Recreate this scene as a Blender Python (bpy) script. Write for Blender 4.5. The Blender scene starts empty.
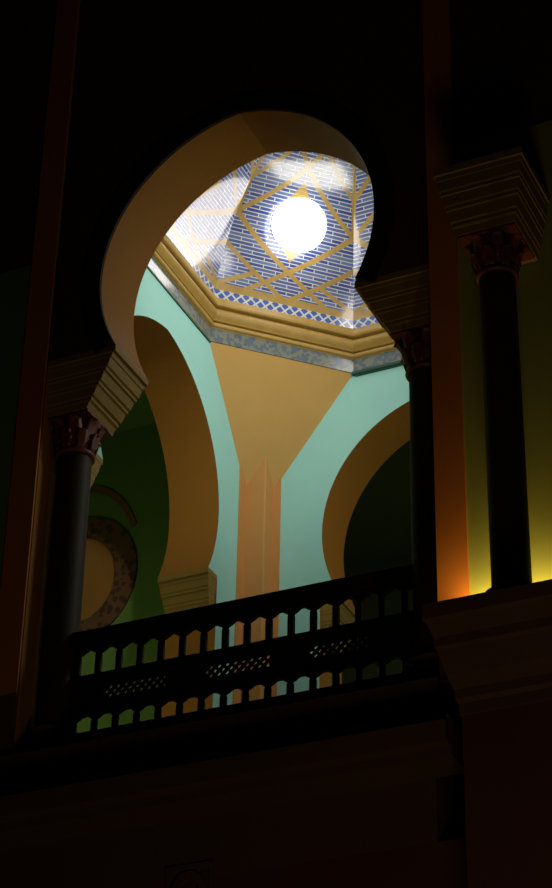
import bpy, bmesh, math, random
from mathutils import Vector, Matrix
random.seed(4)
SC = bpy.context.scene
COL = SC.collection
PI = math.pi
sin, cos, sqrt = math.sin, math.cos, math.sqrt

# ------------------------------------------------------------------ layout (metres, z = 0 at the eye of the photographer)
D, T = 11.62425, 0.5351            # front wall of the gallery bay and its thickness
H = 1.86778                        # half width of the square bay
CX = -5.88017
CY = D + T + H
YB = CY + H
XL = CX - H
XR = CX + H
TL = 0.50952
R, EO, CZ = 1.15, 0.178, 10.04611  # slightly pointed horseshoe arch
ZI = 9.40391                       # top of the imposts
ZC = 11.76808                      # springing of the octagon
OC = 1.03816                       # corner cut of the octagon
ZF = 6.13                          # gallery floor
ZTOP = 14.6
YCOL = D + T / 2

# ------------------------------------------------------------------ materials
def lin(c):
    return tuple(((v / 255) / 12.92 if v / 255 <= .04045 else ((v / 255 + .055) / 1.055) ** 2.4) for v in c) + (1,)

class NT:
    def __init__(s, name):
        s.m = bpy.data.materials.new(name); s.m.use_nodes = True
        s.t = s.m.node_tree; s.b = s.t.nodes['Principled BSDF']
    def n(s, kind, **kw):
        o = s.t.nodes.new(kind)
        for k, v in kw.items():
            if k in o.inputs: o.inputs[k].default_value = v
            else: setattr(o, k, v)
        return o
    def l(s, a, b): s.t.links.new(a, b)
    def val(s, sock, v):
        if isinstance(v, (int, float)): sock.default_value = v
        else: s.l(v, sock)
    def math(s, op, a, b=None, c=None):
        o = s.t.nodes.new('ShaderNodeMath'); o.operation = op
        s.val(o.inputs[0], a)
        if b is not None: s.val(o.inputs[1], b)
        if c is not None: s.val(o.inputs[2], c)
        return o.outputs[0]
    def mix(s, f, a, b):
        o = s.t.nodes.new('ShaderNodeMix'); o.data_type = 'RGBA'
        s.val(o.inputs[0], f)
        for i, v in ((6, a), (7, b)):
            if isinstance(v, tuple): o.inputs[i].default_value = v
            else: s.l(v, o.inputs[i])
        return o.outputs[2]

def paint(name, c, c2=None, scale=6, rough=.7, bump=.12, spec=.3, metal=0):
    k = NT(name)
    tc = k.n('ShaderNodeTexCoord')
    nz = k.n('ShaderNodeTexNoise', Scale=scale, Detail=6.0, Roughness=.6)
    k.l(tc.outputs['Object'], nz.inputs['Vector'])
    c1 = lin(c); cc = lin(c2) if c2 else tuple(v * .86 for v in c1[:3]) + (1,)
    k.l(k.mix(nz.outputs[0], cc, c1), k.b.inputs['Base Color'])
    k.b.inputs['Roughness'].default_value = rough
    k.b.inputs['Specular IOR Level'].default_value = spec
    k.b.inputs['Metallic'].default_value = metal
    if bump:
        n2 = k.n('ShaderNodeTexNoise', Scale=scale * 14, Detail=3.0)
        k.l(tc.outputs['Object'], n2.inputs['Vector'])
        bp = k.n('ShaderNodeBump', Strength=bump, Distance=.004)
        k.l(n2.outputs[0], bp.inputs['Height']); k.l(bp.outputs[0], k.b.inputs['Normal'])
    return k.m

def mosaic_mat():
    """tiled vault: UVMap = (u across facet -1..1, height above springing), Tiles = metres"""
    k = NT('mosaic_tile')
    uv = k.n('ShaderNodeUVMap', uv_map='UVMap'); sp = k.n('ShaderNodeSeparateXYZ'); k.l(uv.outputs[0], sp.inputs[0])
    a = k.math('ABSOLUTE', sp.outputs[0]); z = sp.outputs[1]
    dz = k.math('ABSOLUTE', k.math('SUBTRACT', z, 1.38))
    ia = k.math('SUBTRACT', 1.0, a); pa = k.math('ADD', 1.0, a)
    S = .46
    def line(v, w): return k.math('LESS_THAN', k.math('ABSOLUTE', v), w)
    d1 = line(k.math('SUBTRACT', dz, k.math('MULTIPLY', ia, S)), .030)
    d2 = line(k.math('SUBTRACT', dz, k.math('MULTIPLY', pa, S)), .030)
    d3 = line(k.math('SUBTRACT', k.math('SUBTRACT', dz, .30), k.math('MULTIPLY', ia, S)), .028)
    d4 = k.math('MULTIPLY', line(k.math('SUBTRACT', k.math('SUBTRACT', z, .66), k.math('MULTIPLY', ia, .36)), .028), k.math('GREATER_THAN', a, .47))
    fr = k.math('MULTIPLY', k.math('GREATER_THAN', z, .585), k.math('LESS_THAN', z, .665))
    rid = k.math('MULTIPLY', k.math('GREATER_THAN', a, .965), k.math('GREATER_THAN', z, 1.38))
    low = k.math('LESS_THAN', z, .475)
    dm = k.math('LESS_THAN', k.math('ADD', k.math('DIVIDE', dz, .36), k.math('DIVIDE', a, .44)), 1.0)
    g = fr
    fld = k.math('GREATER_THAN', z, .62)
    for q in (d1, d2, d3, d4, rid, dm): g = k.math('MAXIMUM', g, k.math('MULTIPLY', q, fld))
    g = k.math('MAXIMUM', g, low)
    tu = k.n('ShaderNodeUVMap', uv_map='Tiles')
    br = k.n('ShaderNodeTexBrick', offset=.5, squash=1.0)
    br.inputs['Scale'].default_value = 1.0; br.inputs['Brick Width'].default_value = .26; br.inputs['Row Height'].default_value = .038
    br.inputs['Mortar Size'].default_value = .0062; br.inputs['Mortar Smooth'].default_value = .5; br.inputs['Bias'].default_value = -.1
    br.inputs['Color1'].default_value = lin((54, 74, 142)); br.inputs['Color2'].default_value = lin((104, 122, 164)); br.inputs['Mortar'].default_value = lin((200, 202, 188))
    k.l(tu.outputs[0], br.inputs['Vector'])
    # lattice border
    st = k.n('ShaderNodeSeparateXYZ'); k.l(tu.outputs[0], st.inputs[0])
    p1 = k.math('PINGPONG', k.math('ADD', st.outputs[0], st.outputs[1]), .05)
    p2 = k.math('PINGPONG', k.math('SUBTRACT', st.outputs[0], st.outputs[1]), .05)
    lt = k.math('LESS_THAN', k.math('MINIMUM', p1, p2), .012)
    latt = k.mix(lt, lin((74, 100, 172)), lin((206, 210, 198)))
    band = k.math('LESS_THAN', z, .60)
    c = k.mix(band, br.outputs['Color'], latt)
    nz = k.n('ShaderNodeTexNoise', Scale=5.0, Detail=4.0); k.l(tu.outputs[0], nz.inputs['Vector'])
    gold = k.mix(nz.outputs[0], lin((146, 116, 58)), lin((190, 162, 92)))
    c = k.mix(g, c, gold)
    k.l(c, k.b.inputs['Base Color'])
    k.b.inputs['Roughness'].default_value = .10; k.b.inputs['Specular IOR Level'].default_value = .7
    k.b.inputs['Coat Weight'].default_value = .2; k.b.inputs['Coat IOR'].default_value = 1.9; k.b.inputs['Coat Roughness'].default_value = .06
    bp = k.n('ShaderNodeBump', Strength=.05, Distance=.003)
    k.l(br.outputs['Fac'], bp.inputs['Height']); bp.invert = True
    k.l(bp.outputs[0], k.b.inputs['Normal'])
    return k.m

def frieze_mat():
    k = NT('frieze_mosaic')
    tc = k.n('ShaderNodeTexCoord')
    vo = k.n('ShaderNodeTexVoronoi', Scale=26.0); k.l(tc.outputs['Object'], vo.inputs['Vector'])
    nz = k.n('ShaderNodeTexNoise', Scale=7.0, Detail=5.0); k.l(tc.outputs['Object'], nz.inputs['Vector'])
    sp = k.n('ShaderNodeSeparateColor'); k.l(vo.outputs['Color'], sp.inputs[0])
    c = k.mix(k.math('GREATER_THAN', sp.outputs[0], .45), lin((70, 88, 110)), lin((118, 118, 96)))
    c = k.mix(k.math('MULTIPLY', nz.outputs[0], .6), c, lin((128, 136, 132)))
    k.l(c, k.b.inputs['Base Color']); k.b.inputs['Roughness'].default_value = .16
    k.b.inputs['Specular IOR Level'].default_value = .6
    return k.m

def ring_mat():
    k = NT('painted_scroll_border')
    tc = k.n('ShaderNodeTexCoord')
    vo = k.n('ShaderNodeTexVoronoi', Scale=13.0); k.l(tc.outputs['Object'], vo.inputs['Vector'])
    f = k.math('LESS_THAN', vo.outputs['Distance'], .42)
    k.l(k.mix(f, lin((104, 72, 40)), lin((70, 46, 26))), k.b.inputs['Base Color']); k.b.inputs['Roughness'].default_value = .7
    return k.m

def emit(name, c, s):
    k = NT(name)
    k.b.inputs['Base Color'].default_value = (1, 1, 1, 1)
    k.b.inputs['Emission Color'].default_value = c; k.b.inputs['Emission Strength'].default_value = s
    return k.m

M = dict(
    aqua=paint('aqua_wall_paint', (158, 214, 204), (150, 206, 196), 3, .75),
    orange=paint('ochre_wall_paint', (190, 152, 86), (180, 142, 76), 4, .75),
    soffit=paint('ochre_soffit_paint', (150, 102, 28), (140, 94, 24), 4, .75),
    pier=paint('orange_pier_paint', (192, 142, 80), (184, 132, 70), 4, .7),
    gold=paint('gilded_plaster', (186, 154, 76), (150, 116, 50), 9, .5, .2, .5),
    impost=paint('bronze_impost_paint', (144, 120, 54), (128, 104, 44), 6, .6),
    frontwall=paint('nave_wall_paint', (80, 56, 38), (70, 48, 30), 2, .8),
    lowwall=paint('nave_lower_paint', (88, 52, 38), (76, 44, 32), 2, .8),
    archivolt=paint('dark_archivolt_paint', (40, 28, 20), (34, 24, 16), 4, .8),
    stone=paint('dark_ledge_stone', (92, 66, 46), (74, 52, 36), 4, .75),
    shaft=paint('dark_marble', (62, 52, 34), (30, 26, 18), 5, .6, .03, .25),
    capital=paint('red_gilt_leaves', (120, 56, 30), (70, 30, 18), 8, .5, .1, .5),
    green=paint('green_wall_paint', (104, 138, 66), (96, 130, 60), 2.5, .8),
    greenlit=paint('lit_green_paint', (150, 156, 86), (140, 146, 78), 2.5, .8),  # lit copy of the green paint, uplight put into the colour
    pilaster=paint('rust_pilaster_paint', (190, 118, 56), (178, 108, 48), 3, .75),
    lip=paint('dark_green_moulding', (34, 84, 62), (26, 66, 50), 5, .5),
    wood=paint('dark_turned_wood', (24, 17, 12), (14, 10, 8), 8, .55),
    niche=paint('ochre_niche_paint', (158, 112, 48), (140, 98, 40), 3, .8),
    ringthin=paint('rust_ring_paint', (128, 92, 44), (116, 84, 40), 3, .8),
    dark=paint('dark_room_paint', (70, 78, 50), (60, 68, 42), 2, .9),
    floor=paint('gallery_floor_boards', (92, 78, 52), (78, 64, 42), 3, .7),
    brass=paint('brass_fitting', (150, 108, 52), (120, 84, 40), 12, .35, 0, .5, .6),
    mosaic=mosaic_mat(), frieze=frieze_mat(), ring=ring_mat(),
    globe=emit('lit_white_glass', (1, .95, .93, 1), 5.5),
    slab=paint('rough_plaster', (120, 110, 96), (110, 100, 86), 4, .9),
)

# ------------------------------------------------------------------ mesh builder
class MB:
    def __init__(s): s.v = []; s.f = []; s.mi = []; s.sm = []
    def add(s, pts, faces, mi=0, smooth=False):
        o = len(s.v); s.v += [tuple(p) for p in pts]
        for f in faces:
            s.f.append([o + i for i in f]); s.mi.append(mi); s.sm.append(smooth)
    def quad(s, a, b, c, d, mi=0): s.add([a, b, c, d], [(0, 1, 2, 3)], mi)
    def box(s, x0, x1, y0, y1, z0, z1, mi=0):
        p = [(x, y, z) for z in (z0, z1) for y in (y0, y1) for x in (x0, x1)]
        s.add(p, [(0, 2, 3, 1), (4, 5, 7, 6), (0, 1, 5, 4), (2, 6, 7, 3), (0, 4, 6, 2), (1, 3, 7, 5)], mi)
    def loft(s, rings, mi=0, smooth=False, caps=True, closed=True):
        n = len(rings[0]); pts = [p for r in rings for p in r]; fs = []
        m = n if closed else n - 1
        for i in range(len(rings) - 1):
            for j in range(m):
                k = (j + 1) % n
                fs.append((i * n + j, i * n + k, (i + 1) * n + k, (i + 1) * n + j))
        s.add(pts, fs, mi, smooth)
        if caps:
            o = len(s.v) - len(pts)
            s.f += [[o + j for j in range(n)][::-1], [o + (len(rings) - 1) * n + j for j in range(n)]]
            s.mi += [mi, mi]; s.sm += [False, False]
    def lathe(s, prof, c=(0, 0), n=24, mi=0, smooth=True):
        s.loft([[(c[0] + r * cos(2 * PI * j / n), c[1] + r * sin(2 * PI * j / n), z) for j in range(n)] for r, z in prof], mi, smooth)
    def prism(s, poly, a, b, mi=0):
        """polygon poly given as function points at two offsets: lists of 3d points a, b"""
        s.loft([a, b], mi)
    def build(s, name, mats, parent=None, recalc=True, bevel=0, auto=None):
        me = bpy.data.meshes.new(name); me.from_pydata(s.v, [], s.f)
        for m in (mats if isinstance(mats, (list, tuple)) else [mats]): me.materials.append(m)
        for p, mi, sm in zip(me.polygons, s.mi, s.sm): p.material_index = mi; p.use_smooth = sm
        if recalc:
            bm = bmesh.new(); bm.from_mesh(me); bmesh.ops.remove_doubles(bm, verts=bm.verts, dist=1e-5)
            bmesh.ops.recalc_face_normals(bm, faces=bm.faces); bm.to_mesh(me); bm.free()
        me.update()
        o = bpy.data.objects.new(name, me); COL.objects.link(o)
        if parent is not None: o.parent = parent
        if bevel:
            b = o.modifiers.new('bevel', 'BEVEL'); b.width = bevel; b.segments = 2; b.limit_method = 'ANGLE'
        return o

def tag(o, label=None, cat=None, group=None, kind=None):
    if label: o['label'] = label
    if cat: o['category'] = cat
    if group: o['group'] = group
    if kind: o['kind'] = kind
    return o
def empty(name, loc, label, cat, group=None):
    o = bpy.data.objects.new(name, None); COL.objects.link(o); o.location = loc; o.empty_display_size = .2
    return tag(o, label, cat, group)
def copy_tree(o, parent=None):
    c = o.copy(); COL.objects.link(c)
    if parent is not None: c.parent = parent
    for ch in list(o.children): copy_tree(ch, c)
    return c
def struct(mb, name, mats, label=None, **kw):
    o = mb.build(name, mats, **kw); return tag(o, label, name.split('_')[0], None, 'structure')

# ------------------------------------------------------------------ arches and walls
def half_profile(zb, jw, top=None):
    """right half of the opening, bottom to apex, as (offset from axis, z)"""
    rr = R + EO
    t0 = math.asin((ZI - CZ) / rr); t1 = math.acos(EO / rr)
    p = [(jw, zb), (jw, ZI)]
    N = 44
    for i in range(N + 1):
        t = t0 + (t1 - t0) * i / N
        p.append((max(0, -EO + rr * cos(t)), CZ + rr * sin(t)))
    return p

def arch_wall(mb, axis, c0, c1, ca, zb, jw, lo, hi, ztop, mi=(0, 1, 2)):
    """wall between planes c0 and c1 across `axis` (0 = x, 1 = y) with a horseshoe opening centred on ca"""
    P = (lambda a, c, z: (c, a, z)) if axis == 0 else (lambda a, c, z: (a, c, z))
    pr = half_profile(zb, jw); apex = pr[-1][1]
    for s, lim in ((-1, lo), (1, hi)):
        for (x0, z0), (x1, z1) in zip(pr, pr[1:]):
            for c, m in ((c0, mi[0]), (c1, mi[1])):
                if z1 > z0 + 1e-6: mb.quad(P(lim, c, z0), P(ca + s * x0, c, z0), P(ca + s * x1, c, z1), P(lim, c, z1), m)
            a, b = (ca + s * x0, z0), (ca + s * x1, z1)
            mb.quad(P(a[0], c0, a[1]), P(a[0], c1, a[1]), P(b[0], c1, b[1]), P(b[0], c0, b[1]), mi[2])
        for c, m in ((c0, mi[0]), (c1, mi[1])):
            mb.quad(P(lim, c, apex), P(ca, c, apex), P(ca, c, ztop), P(lim, c, ztop), m)
        mb.quad(P(lim, c0, zb), P(lim, c1, zb), P(lim, c1, ztop), P(lim, c0, ztop), mi[1])
    mb.quad(P(lo, c0, ztop), P(hi, c0, ztop), P(hi, c1, ztop), P(lo, c1, ztop), mi[0])

X0, X1 = CX - 1.60, CX + 1.60     # faces of the jambs behind the nook columns
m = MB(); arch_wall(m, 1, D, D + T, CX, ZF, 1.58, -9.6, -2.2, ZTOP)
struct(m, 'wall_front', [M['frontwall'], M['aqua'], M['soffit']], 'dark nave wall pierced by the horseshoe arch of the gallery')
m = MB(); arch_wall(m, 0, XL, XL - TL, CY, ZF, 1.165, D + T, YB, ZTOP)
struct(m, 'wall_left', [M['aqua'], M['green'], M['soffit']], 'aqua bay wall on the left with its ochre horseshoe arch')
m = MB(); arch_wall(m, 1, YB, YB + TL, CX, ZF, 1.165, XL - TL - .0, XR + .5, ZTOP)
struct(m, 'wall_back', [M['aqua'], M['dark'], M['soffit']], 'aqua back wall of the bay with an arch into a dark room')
m = MB(); arch_wall(m, 0, XR, XR + .5, CY, ZF, 1.165, D + T, YB, ZTOP)
K = OC
# corner slabs above the other three corners of the bay
for sx, sy in ((1, 1), (1, -1), (-1, -1)):
    a = (CX + sx * H, CY + sy * (H - K), ZC); b = (CX + sx * (H - K), CY + sy * H, ZC); c = (CX + sx * H, CY + sy * H, ZC - 1.5)
    d = (CX + sx * H, CY + sy * H, ZC)
    m.add([a, b, c, d], [(0, 1, 2), (0, 1, 3)], 2)
struct(m, 'wall_right', [M['aqua'], M['dark'], M['soffit']], recalc=False)

# gallery beyond the left arch
m = MB(); m.box(-14.5, XL - TL, YB, YB + .3, ZF, ZTOP)
struct(m, 'wall_side_room', M['green'], 'dim green wall of the side room seen through the left arch')
m = MB(); m.box(-14.8, -14.5, D + T, YB, ZF, ZTOP)
struct(m, 'wall_far_left', M['green'])
m = MB(); m.box(-14.5, XL - TL, D + T, YB, ZC - .02, ZC + .2)
struct(m, 'ceiling_side_room', M['green'], 'dark green ceiling of the side room')
m = MB(); m.box(-14.5, -9.6, D + T - .3, D + T, ZF, ZTOP)
struct(m, 'wall_front_left', M['green'])
# dark room behind the back arch
m = MB(); m.box(-9.5, -1, YB + 4.2, YB + 4.4, ZF, ZTOP)
struct(m, 'wall_rear_room', M['dark'])
m = MB(); m.box(-9.5, -1, YB + TL, YB + 4.2, 12.2, 12.4)
struct(m, 'ceiling_rear_room', M['dark'])
m = MB(); m.box(-14.8, -1, D + .02, YB + 4.4, ZF - .25, ZF)
struct(m, 'floor', M['floor'])

# painted tympanum on the side-room wall
def ring_plate(mb, cx, cz, y0, y1, rx0, rz0, rx1, rz1, a0, a1, n=48, mi=0):
    for i in range(n):
        t, u = a0 + (a1 - a0) * i / n, a0 + (a1 - a0) * (i + 1) / n
        q = [(cx + rx0 * cos(t), cz + rz0 * sin(t)), (cx + rx1 * cos(t), cz + rz1 * sin(t)), (cx + rx1 * cos(u), cz + rz1 * sin(u)), (cx + rx0 * cos(u), cz + rz0 * sin(u))]
        a = [(x, y0, z) for x, z in q]; b = [(x, y1, z) for x, z in q]
        mb.loft([a, b], mi)
tc = (-9.60, YB, 10.10)
tym = empty('painted_roundel', (0, 0, 0), 'round ochre panel with a brown scroll border on the dim green wall', 'wall decoration')
m = MB(); m.loft([[(tc[0] + .40 * cos(2 * PI * j / 48), y, tc[2] + .47 * sin(2 * PI * j / 48)) for j in range(48)] for y in (YB - .012, YB + .01)])
m.build('panel', M['niche'], tym)
m = MB(); ring_plate(m, tc[0], tc[2], YB - .03, YB + .01, .40, .47, .63, .69, 0, 2 * PI)
tag(m.build('border', M['ring'], tym), 'dark brown scroll border')
m = MB(); ring_plate(m, tc[0] - .02, tc[2], YB - .02, YB + .01, .64, 1.00, .70, 1.07, 0.5, PI - .5)
tag(m.build('outer_band', M['ringthin'], tym), 'thin rust coloured outer arc')

# ------------------------------------------------------------------ imposts and columns
STEPS = [(0, 0), (.11, 0), (.12, .10), (.19, .14), (.20, .18), (.34, .26), (.36, .33), (.41, .33), (.42, .40), (.56, .50), (.58, .57), (.63, .57), (.65, .64), (.80, .76), (.82, .84), (.87, .84), (.9, .92), (1, 1)]
def impost_mesh(inner_top, inner_bot, outer, d0, d1, din, ztop, zbot, dirs=(1, 1)):
    """block whose +x face steps inwards going down; y faces step in by din"""
    mb = MB(); rings = []
    for t, f in STEPS:
        z = ztop + (zbot - ztop) * t
        xi = inner_top + (inner_bot - inner_top) * f
        rings.append([(outer, d0 + din * f * dirs[0], z), (xi, d0 + din * f * dirs[0], z), (xi, d1 - din * f * dirs[1], z), (outer, d1 - din * f * dirs[1], z)])
    mb.loft(rings[::-1]); return mb

W0 = sqrt((R + EO) ** 2 - (CZ - ZI) ** 2) - EO    # half opening at the impost

def leaf_mesh(ang, z0, h, r0, r1, w):
    mb = MB(); n = 7; rings = []
    for i in range(n + 1):
        t = i / n
        r = r0 + (r1 - r0) * (t ** 1.7) + .012 * sin(PI * t); z = z0 + h * sin(min(1, t * 1.12) * PI / 2) - (.05 * h * max(0, t - .85) / .15)
        ww = w * (sin(PI * (.18 + .74 * t)) ** .8) * (1 + .18 * cos(t * 6 * PI))
        row = []
        for sgn, th in ((-1, 0), (-.4, .012), (0, .004), (.4, .012), (1, 0), (.4, -.012), (0, -.018), (-.4, -.012)):
            row.append(((r + th), sgn * ww, z))
        rings.append([(x * cos(ang) - y * sin(ang), x * sin(ang) + y * cos(ang), zz) for x, y, zz in row])
    mb.loft(rings, smooth=True); return mb

def make_column(label, group, loc, r, z_cap0, z_cap1, zbase, top_w):
    """free column standing at loc; z values are world heights"""
    root = empty('column', loc, label, 'column', group)
    zb = loc[2]
    b = MB(); b.box(-r * 1.5, r * 1.5, -r * 1.5, r * 1.5, 0, .08); b.lathe([(r * 1.42, .08), (r * 1.48, .11), (r * 1.42, .14), (r * 1.35, .15), (r * 1.25, .18), (r * 1.42, .2), (r * 1.42, .22), (r * 1.1, .24)], n=32)
    b.build('base', M['stone'], root)
    s = MB(); L = z_cap0 - zb
    s.lathe([(r * 1.04, .24), (r * 1.0, .30), (r * .995, L * .5), (r * .96, L - .05), (r * .98, L - .03)], n=40)
    s.build('shaft', M['shaft'], root)
    g = MB(); g.lathe([(r * .96, L - .035), (r * 1.12, L - .03), (r * 1.16, L - .015), (r * 1.12, L), (r * .98, L + .005)], n=32)
    g.build('astragal', M['capital'], root)
    hc = z_cap1 - z_cap0
    c = MB(); c.lathe([(r * .95, L), (r * .98, L + hc * .4), (r * 1.15, L + hc * .75), (r * 1.5, L + hc * .93)], n=32)
    ab = MB(); ab.box(-top_w, top_w, -top_w, top_w, L + hc * .92, L + hc)
    for k in range(16):
        lf = leaf_mesh(2 * PI * k / 8, L + .005, hc * .52, r * 1.04, r * 1.40, r * .40) if k < 8 else leaf_mesh(2 * PI * (k + .5) / 8, L + hc * .3, hc * .60, r * 1.08, r * 1.68, r * .44)
        o = len(c.v); c.v += lf.v; c.f += [[o + i for i in f] for f in lf.f]; c.mi += lf.mi; c.sm += lf.sm
    cap = c.build('capital', M['capital'], root)
    ab.build('abacus', M['capital'], cap)
    return root

CAP0, CAP1 = 8.66, 8.93
AX = 1.43
gcol = 'columns flanking the gallery arch'
cl = make_column('dark marble column at the left jamb of the horseshoe arch, beside the balustrade', gcol, (CX - AX, YCOL, ZF), .135, CAP0, CAP1, ZF, .20)
cr = copy_tree(cl); cr.location.x = CX + AX
cr['label'] = 'dark marble column at the right jamb of the arch, beside the rust pilaster'

def impost(label, sx, group='stepped imposts under the arches'):
    # modelled for a left jamb: inner face looks +x, mirrored by sx
    mb = impost_mesh(-W0, -1.235, -1.58, 0, T, .06, ZI, CAP1)
    o = mb.build('impost_block', M['impost']); return tag(o, label, 'impost', group)
i1 = impost('stepped bronze impost block above the left jamb column of the gallery arch', 1); i1.location = (CX, D, 0)
i2 = i1.copy(); i2.data = i1.data.copy(); COL.objects.link(i2)
for v in i2.data.vertices: v.co.x = -v.co.x
i2.data.flip_normals(); i2['label'] = 'stepped impost block above the right jamb column, in shade at the foot of the arch'
def wall_impost(label, pts):
    mb = impost_mesh(-W0, -1.14, -1.165, 0, TL, .05, ZI, ZI - .46)
    mb.v = [pts(*p) for p in mb.v]
    return tag(mb.build('impost_block', M['impost']), label, 'impost', 'stepped imposts under the arches')
wall_impost('stepped ochre impost at the far foot of the left arch, above the handrail', lambda x, y, z: (XL - y, CY - x, z))
wall_impost('stepped impost at the near foot of the left arch, behind the left jamb column', lambda x, y, z: (XL - y, CY + x, z))
wall_impost('stepped impost at the foot of the back arch, seen through the balustrade', lambda x, y, z: (CX + x, YB + y, z))

# archivolt on the nave side
m = MB(); pr = half_profile(ZF, 1.58)[2:]
for s in (-1, 1):
    rr = R + EO; N = len(pr) - 1
    t0 = math.asin((ZI - CZ) / rr); t1 = math.acos(EO / (rr)); t1b = math.acos(EO / (rr + .17))
    for i in range(N):
        q = []
        for rad, ta, tb in ((rr + .002, t0 + .02, t1), (rr + .17, t0 + .02, t1b)):
            for k in (i, i + 1):
                t = ta + (tb - ta) * k / N
                q.append((CX + s * max(0, -EO + rad * cos(t)), CZ + rad * sin(t)))
        q = [q[0], q[1], q[3], q[2]]
        m.loft([[(x, D - .025, z) for x, z in q], [(x, D + .005, z) for x, z in q]])
tag(m.build('archivolt', M['archivolt']), 'near-black band framing the horseshoe arch on the nave wall', 'arch trim')

# ------------------------------------------------------------------ corner pier and squinch
zl = ZC - 1.41
C0 = (XL, YB, zl)
A = (XL, YB - OC, ZC); B = (XL + OC, YB, ZC)
m = MB(); m.add([A, B, (XL, YB, ZC), C0], [(0, 1, 3), (0, 2, 1), (0, 3, 2), (1, 2, 3)])
tag(m.build('corner_squinch', M['orange']), 'flat ochre wedge across the back corner under the octagonal cornice', 'squinch')
pz0, pz1 = ZF, 10.98
pr = empty('corner_pier', (XL, YB, ZF), 'slim orange pier rising in the back corner below the ochre wedge', 'pier')
def rel(mb, loc):
    mb.v = [(x - loc[0], y - loc[1], z - loc[2]) for x, y, z in mb.v]; return mb
PA, PB = .215, .19
m = MB(); m.box(XL, XL + PA, YB - PB, YB, ZF, pz1 + .1)
rel(m, (XL, YB, ZF)).build('shaft', M['pier'], pr, bevel=.012)
m = MB(); m.box(XL, XL + .014, YB - .32, YB - PB, ZF, 10.95)
rel(m, (XL, YB, ZF)).build('side_strip', M['pier'], pr)
m = MB(); m.box(XL + PA, XL + .29, YB - .014, YB, ZF, 10.88)
rel(m, (XL, YB, ZF)).build('side_strip', M['pier'], pr)

# ------------------------------------------------------------------ octagonal cornice
OCT = [(-H, -(H - OC)), (-H, H - OC), (-(H - OC), H), (H - OC, H), (H, H - OC), (H, -(H - OC)), (H - OC, -H), (-(H - OC), -H)]
def oct_sweep(prof, dense=1):
    """prof: (inset, height above springing) closed loop; each inset shrinks the octagon"""
    mb = MB(); rings = []
    for x, y in OCT:
        rings.append([(CX + x * (1 - d / 1.888), CY + y * (1 - d / 1.888), ZC + z) for d, z in prof])
    mb.loft(rings + [rings[0]], caps=False); return mb
corn = empty('octagonal_cornice', (0, 0, 0), 'gilded moulded cornice running round the octagon below the tiled vault', 'cornice')
m = oct_sweep([(0, 0), (.012, .0), (.012, .15), (-.12, .15), (-.12, 0)]); tag(m.build('frieze_band', M['frieze'], corn), 'grey-blue mosaic band')
arcp = [(.030 + .022 * sin(t), .181 - .024 * cos(t)) for t in [PI * i / 8 for i in range(9)]]
m = oct_sweep([(-.12, .15), (.018, .15), (.022, .156)] + arcp + [(.004, .206), (.004, .226), (-.12, .226)]); m.build('lower_roll', M['gold'], corn)
tor = [(.046 + .014 * i / 10 + .036 * sin(PI * i / 10), .236 + .115 * i / 10) for i in range(11)]
m = oct_sweep([(-.12, .226), (.030, .226), (.042, .230)] + tor + [(.030, .352), (.030, .376), (-.12, .376)]); m.build('torus', M['gold'], corn)
m = oct_sweep([(-.12, .376), (.070, .376), (.086, .382), (.094, .40), (.078, .47), (-.10, .47)]); m.build('upper_fillet', M['gold'], corn)
m = MB(); m.box(XL + OC, XR - .2, YB - .035, YB, ZC - .032, ZC + .0)
m.box(XL + OC + .03, XR - .2, YB - .022, YB, ZC - .045, ZC - .032)
m.build('lip', M['lip'], corn)
m = MB(); m.box(XL, XL + .012, D + T + .3, YB - OC, ZC - .02, ZC)
m.build('lip', M['lip'], corn)

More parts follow.
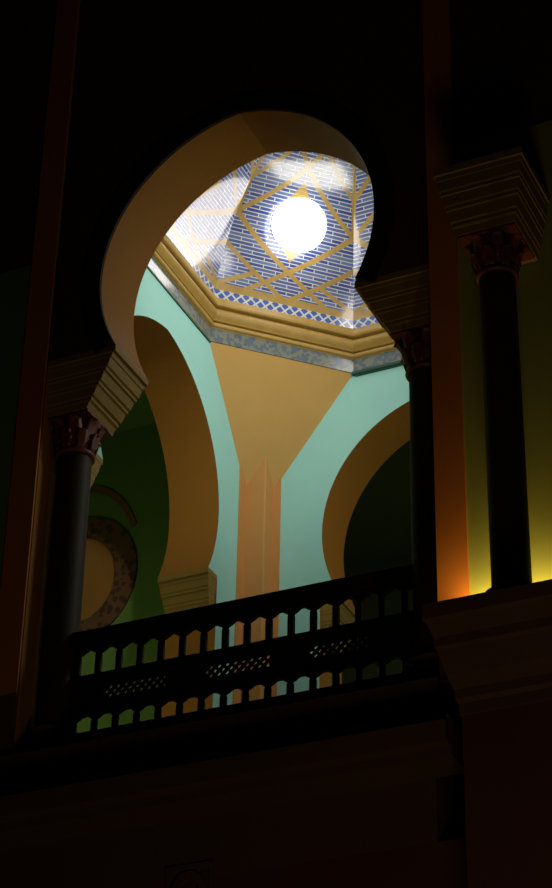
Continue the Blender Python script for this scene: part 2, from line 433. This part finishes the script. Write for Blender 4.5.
# ------------------------------------------------------------------ tiled vault
Z0, HV, S0 = .20, 2.19, .985
def sz(z): return S0 * sqrt(max(0.0, 1 - ((z - Z0) / HV) ** 2))
vault = empty('tiled_vault', (0, 0, 0), 'octagonal vault of blue and white tiles crossed by gold bands', 'vault')
def facet(i):
    c0, c1 = OCT[i], OCT[(i + 1) % 8]
    NZ, NU = 46, 6
    zs = [.42 + (2.32 - .42) * (1 - (1 - k / NZ) ** 1.35) for k in range(NZ + 1)]
    me = bpy.data.meshes.new('vault_facet'); bm = bmesh.new()
    uv = bm.loops.layers.uv.new('UVMap'); uv2 = bm.loops.layers.uv.new('Tiles')
    arc = 0; rows = []; prev = None
    half = math.dist(c0, c1) / 2
    for z in zs:
        s = sz(z); row = []
        apo = s * 1.888
        if prev: arc += math.hypot(apo - prev[0], z - prev[1])
        prev = (apo, z)
        for j in range(NU + 1):
            u = -1 + 2 * j / NU; f = (u + 1) / 2
            x = (c0[0] + (c1[0] - c0[0]) * f) * s; y = (c0[1] + (c1[1] - c0[1]) * f) * s
            row.append((bm.verts.new((CX + x, CY + y, ZC + z)), u, z, u * half * s, arc))
        rows.append(row)
    outer = [[bm.verts.new((CX + (v.co.x - CX) * 1.05, CY + (v.co.y - CY) * 1.05, v.co.z + .06 * (k / NZ))) for v, *_ in r] for k, r in enumerate(rows)]
    for a, b in zip(rows, rows[1:]):
        for j in range(NU):
            q = [a[j], a[j + 1], b[j + 1], b[j]]
            f = bm.faces.new([w[0] for w in q]); f.smooth = True
            for lp, w in zip(f.loops, q): lp[uv].uv = (w[1], w[2]); lp[uv2].uv = (w[3], w[4])
    for a, b in zip(outer, outer[1:]):
        for j in range(NU):
            f = bm.faces.new([a[j], b[j], b[j + 1], a[j + 1]]); f.material_index = 1; f.smooth = True
    # close the rim of the shell
    rv = [[bm.verts.new(w[0].co) for w in r] for r in rows]
    outer = [[bm.verts.new(w.co) for w in r] for r in outer]
    def strip(p, q):
        for k in range(len(p) - 1):
            f = bm.faces.new([p[k], q[k], q[k + 1], p[k + 1]]); f.material_index = 1
    strip(rv[0], outer[0]); strip(rv[-1], outer[-1])
    strip([r[0] for r in rv], [r[0] for r in outer]); strip([r[-1] for r in rv], [r[-1] for r in outer])
    # inner faces must look at the centre of the bay
    bm.normal_update()
    ctr = Vector((CX, CY, ZC + .4))
    for f in bm.faces:
        if f.smooth and (f.normal.dot(ctr - f.calc_center_median()) > 0) != (f.material_index == 0): f.normal_flip()
    bmesh.ops.delete(bm, geom=[v for v in bm.verts if not v.link_faces], context='VERTS')
    bm.to_mesh(me); bm.free()
    me.materials.append(M['mosaic']); me.materials.append(M['slab'])
    o = bpy.data.objects.new('vault_facet', me); COL.objects.link(o); o.parent = vault
for i in range(8): facet(i)
zt = 2.30; st = sz(zt) + .03
m = MB(); m.loft([[(CX + x * st, CY + y * st, ZC + z) for x, y in OCT] for z in (zt + .02, zt + .1)])
m.build('crown_plate', M['gold'], vault)

# ------------------------------------------------------------------ globe lamps on the diagonal facets
def lamp(dx, dy, label):
    zl = 1.36; s = sz(zl)
    tilt = math.atan((sz(zl - .05) - sz(zl + .05)) * 1.9 / .1)
    n = Vector((-dx * cos(tilt), -dy * cos(tilt), -sin(tilt)))
    ap = 1.907 if dx * dy else 1.868
    base = Vector((CX + dx * ap * s, CY + dy * ap * s, ZC + zl))
    root = empty('globe_lamp', base, label, 'lamp', 'globe lamps of the vault')
    q = n.to_track_quat('Z', 'Y').to_matrix()
    def tr(mb): mb.v = [tuple(q @ Vector(p)) for p in mb.v]; return mb
    b = MB(); b.lathe([(.25, .0), (.25, .015), (.235, .03), (.10, .035)], n=36); tr(b).build('mounting_ring', M['brass'], root)
    g = MB(); rr = .268; z0 = .115
    g.lathe([(max(.002, rr * sin(PI * k / 20)), z0 - rr * cos(PI * k / 20)) for k in range(4, 21)], n=40)
    tr(g).build('globe', M['globe'], root)
    return root
k = sqrt(.5)
lamp(-k, k, 'glowing white globe lamp set in the middle of a blue tiled facet of the vault')
OTHER_LAMPS = True
if OTHER_LAMPS:
    for dx, dy, w in ((k, k, 'back right'), (k, -k, 'front right'), (-k, -k, 'front left')):
        lamp(dx, dy, 'white globe lamp on the %s facet of the vault, hidden by the arch' % w)

# ------------------------------------------------------------------ balustrade
BY = YCOL
bal = empty('balustrade', (CX, BY, ZF), 'dark turned-wood balustrade across the foot of the gallery arch', 'balustrade')
BO = (CX, BY, ZF)
xa, xb = CX - AX + .125, CX + AX - .125
m = MB(); m.box(xa, xb, BY - .055, BY + .055, 7.00, 7.07); m.box(xa, xb, BY - .07, BY + .07, 7.065, 7.10); m.box(xa, xb, BY - .03, BY + .03, 6.975, 7.0)
rel(m, BO).build('handrail', M['wood'], bal, bevel=.006)
m = MB(); m.box(xa, xb, BY - .05, BY + .05, 6.19, 6.30); m.box(xa, xb, BY - .04, BY + .04, 6.13, 6.19); m.box(xa, xb, BY - .045, BY + .045, 6.30, 6.314)
rel(m, BO).build('bottom_rail', M['wood'], bal, bevel=.004)
# middle panel with pierced grilles
px = [(-6.92, -6.43), (-6.135, -5.635), (-5.35, -4.90)]
gz0, gz1 = 6.555, 6.665
m = MB(); xs = [xa] + [v for p in px for v in p] + [xb]
for i in range(0, len(xs), 2): m.box(xs[i], xs[i + 1], BY - .022, BY + .022, 6.465, 6.755)
for a, b in px:
    m.box(a, b, BY - .022, BY + .022, 6.465, gz0); m.box(a, b, BY - .022, BY + .022, gz1, 6.755)
m.box(xa, xb, BY - .038, BY + .038, 6.735, 6.757); m.box(xa, xb, BY - .038, BY + .038, 6.463, 6.48)
pan = rel(m, BO).build('middle_panel', M['wood'], bal)
for a, b in px:
    m = MB(); h = gz1 - gz0; pit = .0613; n = int((b - a) / pit) + 3
    th = .016
    for sg in (1, -1):
        for kx in range(-3, n):
            x0 = a + kx * pit; pts = []
            x1 = x0 + h
            # clip each diagonal slat to the opening
            za, zb_ = 0.0, h
            if x0 < a: za = a - x0
            if x1 > b: zb_ = h - (x1 - b)
            if zb_ - za < .02: continue
            q0, q1 = (x0 + za, za), (x0 + zb_, zb_)
            zz = (lambda z: gz0 + z) if sg > 0 else (lambda z: gz1 - z)
            w = th
            y0, y1 = (BY - .012, BY + .0) if sg > 0 else (BY, BY + .012)
            ring = lambda y: [(q0[0] - w, y, zz(q0[1])), (q0[0] + w, y, zz(q0[1])), (q1[0] + w, y, zz(q1[1])), (q1[0] - w, y, zz(q1[1]))]
            m.loft([ring(y0), ring(y1)])
    rel(m, BO).build('lattice_grille', M['wood'], pan)
def baluster(x, z0, z1, parent):
    """turned spindle: foot, thin neck, barrel, neck, then a head flaring to its neighbours"""
    mb = MB(); hp = .0832; L = z1 - z0
    n = 12
    prof = [(.034, z0), (.034, z0 + .008), (.013, z0 + .012), (.013, z0 + .020), (.027, z0 + .024), (.027, z1 - .062), (.013, z1 - .058), (.013, z1 - .050), (.026, z1 - .046), (.026, z1 - .036)]
    mb.loft([[(x + r * cos(2 * PI * j / n), BY + r * sin(2 * PI * j / n), z) for j in range(n)] for r, z in prof], smooth=False)
    # head: a board sawn to a pointed gap on either side
    pts = [(-.026, z1 - .037), (.026, z1 - .037), (hp - .002, z1 - .002), (hp - .002, z1 + .004), (-hp + .002, z1 + .004), (-hp + .002, z1 - .002)]
    mb.loft([[(x + a, BY - .02, z) for a, z in pts], [(x + a, BY + .02, z) for a, z in pts]])
    rel(mb, BO).build('baluster', M['wood'], parent)
for kx in range(-1, 15):
    x = -7.066 + .1665 * (kx + .5)
    if xa + .01 < x < xb - .01:
        baluster(x, 6.755, 6.978, bal); baluster(x, 6.314, 6.465, bal)

# ------------------------------------------------------------------ nave front below and beside the arch
m = MB(); m.box(-9.6, -4.35, D - .02, D + .3, 5.0, ZF - .02, 0)
m.box(-9.6, -4.30, D - .10, D - .02, 5.98, 6.07, 0); m.box(-9.6, -4.30, D - .06, D - .02, 5.90, 5.98, 0)
struct(m, 'trim_1', M['stone'], 'dark stone string course below the balustrade')
m = MB(); m.box(-9.6, -4.14, D - .40, D - .02, 5.48, 5.62); m.box(-9.6, -4.14, D - .34, D - .02, 5.62, 5.68); m.box(-9.6, -4.14, D - .30, D - .02, 5.42, 5.48)
struct(m, 'trim_2', M['stone'], 'dark projecting ledge under the gallery front')
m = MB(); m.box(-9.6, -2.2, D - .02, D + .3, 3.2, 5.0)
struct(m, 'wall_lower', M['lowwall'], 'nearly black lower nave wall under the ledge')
ros = empty('round_ornament', (-6.03, D - .02, 5.25), 'faint round ornament in a square frame on the dark lower wall', 'ornament')
ros.location.z = 4.93
m = MB(); 
for a, b, c, d in ((-.17, .17, .14, .17), (-.17, .17, -.17, -.14), (-.17, -.14, -.14, .14), (.14, .17, -.14, .14)): m.box(a, b, -.02, 0, c, d)
m.build('frame', M['stone'], ros)
m = MB(); ring_plate(m, 0, 0, -.03, 0, .07, .07, .12, .12, 0, 2 * PI, 32); m.build('ring', M['stone'], ros)

# right pier: rust pilaster, green panel in a lit tone, column on a moulded pedestal
def pilaster(x0, x1, label):
    m = MB(); m.box(x0, x1, D - .03, D, 6.58, ZTOP); m.box(x0, x1, D - .031, D, 6.07, 6.58, 1)
    return tag(m.build('pilaster', [M['pilaster'], M['stone']]), label, 'pilaster', 'pilasters beside the gallery arch')
pilaster(-4.305, -4.09, 'rust-orange pilaster strip lit from below, right of the arch')
pilaster(2 * CX + 4.09, 2 * CX + 4.305, 'unlit rust pilaster strip at the left of the arch')
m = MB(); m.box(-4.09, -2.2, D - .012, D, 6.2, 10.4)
struct(m, 'trim_3', M['greenlit'], 'green wall panel, uplight put into its colour, behind the right column')
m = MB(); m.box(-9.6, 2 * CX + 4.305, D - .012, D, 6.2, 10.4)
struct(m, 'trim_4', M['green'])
PX, PY, PZ = -3.71, D - .30, 6.20
ped = empty('pedestal', (PX, PY, 4.0), 'dark moulded pedestal with a projecting cap under the right column', 'pedestal')
PO = (PX, PY, 4.0)
rings = []
for f, z in ((.02, 5.55), (.02, 5.62), (.05, 5.64), (.05, 5.70), (.10, 5.78), (.16, 5.92), (.18, 5.94), (.18, 6.0), (.23, 6.08), (.26, 6.10), (.26, 6.20)):
    rings.append([(PX - .27 - f * .55, PY - .24 - f, z), (PX + 1.3, PY - .24 - f, z), (PX + 1.3, D - .03, z), (PX - .27 - f * .55, D - .03, z)])
m = MB(); m.loft(rings); rel(m, PO).build('cap_moulding', M['stone'], ped)
m = MB(); m.box(PX - .27, PX + 1.3, PY - .24, D - .03, 3.2, 5.55); rel(m, PO).build('die', M['lowwall'], ped)
gc = make_column('tall dark column on the moulded pedestal, lamplight on the wall behind it', None, (PX, PY, PZ), .128, 8.90, 9.16, PZ, .21)
mb = MB(); rings = []
for t, f in STEPS:
    z = 9.70 + (9.16 - 9.70) * t; w = .325 + (.215 - .325) * f
    rings.append([(PX - w, PY - w, z), (PX + w, PY - w, z), (PX + w, D - .03, z), (PX - w, D - .03, z)])
mb.loft(rings[::-1])
tag(mb.build('impost_block', M['impost']), 'large stepped impost block above the tall right column', 'impost', 'stepped imposts under the arches')

# ------------------------------------------------------------------ lights
def point(name, loc, col, e, r=.05):
    l = bpy.data.lights.new(name, 'POINT'); l.energy = e; l.color = col; l.shadow_soft_size = r
    o = bpy.data.objects.new(name, l); COL.objects.link(o); o.location = loc; return o
def area(name, loc, to, col, e, s):
    l = bpy.data.lights.new(name, 'AREA'); l.energy = e; l.color = col; l.size = s
    o = bpy.data.objects.new(name, l); COL.objects.link(o); o.location = loc
    o.rotation_euler = (Vector(to) - Vector(loc)).to_track_quat('-Z', 'Y').to_euler(); return o
def spot(name, loc, to, col, e, ang, r=.12):
    l = bpy.data.lights.new(name, 'SPOT'); l.energy = e; l.color = col; l.shadow_soft_size = r; l.spot_size = math.radians(ang); l.spot_blend = 1
    o = bpy.data.objects.new(name, l); COL.objects.link(o); o.location = loc
    o.rotation_euler = (Vector(to) - Vector(loc)).to_track_quat('-Z', 'Y').to_euler(); return o
# small uplights standing on the pedestal either side of the column
spot('column_uplight', (-3.985, D - .17, 6.44), (-3.985, D - .10, 8), (1, .66, .17), 16, 165, .02)
spot('column_uplight', (-3.60, D - .17, 6.44), (-3.60, D - .10, 8), (1, .66, .17), 16, 165, .02)
# added unseen spots that brighten the bay walls, aimed at the back corner
spot('added_bay_spot', (CX + .5, D + T + .25, ZC + .08), (XL, CY + .7, ZC - .35), (1, .96, .88), 185, 70)
spot('added_bay_spot', (CX + 1.0, D + T + .25, ZC + .08), (XL + .8, YB, ZC - .4), (1, .96, .88), 120, 70)
# tall lit window beyond the right-hand arch of the bay
l = area('side_window', (XR + .55, CY - .52, 10.5), (XL, CY - .52, 10.5), (1, .97, .86), 44, 1.05); l.data.shape = 'RECTANGLE'; l.data.size_y = 1.3
point('added_rear_room_fill', (CX - .4, YB + 2.6, 9.0), (.8, 1, .4), 24, .1)  # added fill with no visible source, lifts the green of the rear room
point('added_side_room_fill', (XL - 1.6, CY - .4, 7.6), (1, .9, .5), 28, .15)  # added unseen fill, brightens the side-room wall
area('nave_glow', (-2.0, 6.5, -.5), (-3.6, D, 9), (1, .74, .42), 45, 1.5)

w = bpy.data.worlds.new('night'); SC.world = w; w.use_nodes = True
w.node_tree.nodes['Background'].inputs[0].default_value = (.9, .7, .45, 1); w.node_tree.nodes['Background'].inputs[1].default_value = .0004

# ------------------------------------------------------------------ camera
F, PIT, ROLL, YAW = 2156.06, .56572, .02021, .44197
fw = Vector((-sin(YAW) * cos(PIT), cos(YAW) * cos(PIT), sin(PIT)))
rt = Vector((cos(YAW), sin(YAW), 0)); up = rt.cross(fw)
r2 = rt * cos(ROLL) + up * sin(ROLL); u2 = up * cos(ROLL) - rt * sin(ROLL)
cam = bpy.data.cameras.new('camera'); co = bpy.data.objects.new('camera', cam); COL.objects.link(co)
cam.sensor_fit = 'VERTICAL'; cam.sensor_height = 24; cam.sensor_width = 24; cam.lens = F / 888 * 24
cam.clip_start = .1; cam.clip_end = 200
mt = Matrix((r2, u2, -fw)).transposed().to_4x4(); co.matrix_world = mt
SC.camera = co

vs = SC.view_settings
SC.display_settings.display_device = 'sRGB'
vs.view_transform = 'Standard'; vs.look = 'None'; vs.gamma = 1; vs.use_curve_mapping = False; vs.exposure = 0
SC.cycles.max_bounces = 8; SC.cycles.sample_clamp_indirect = 6
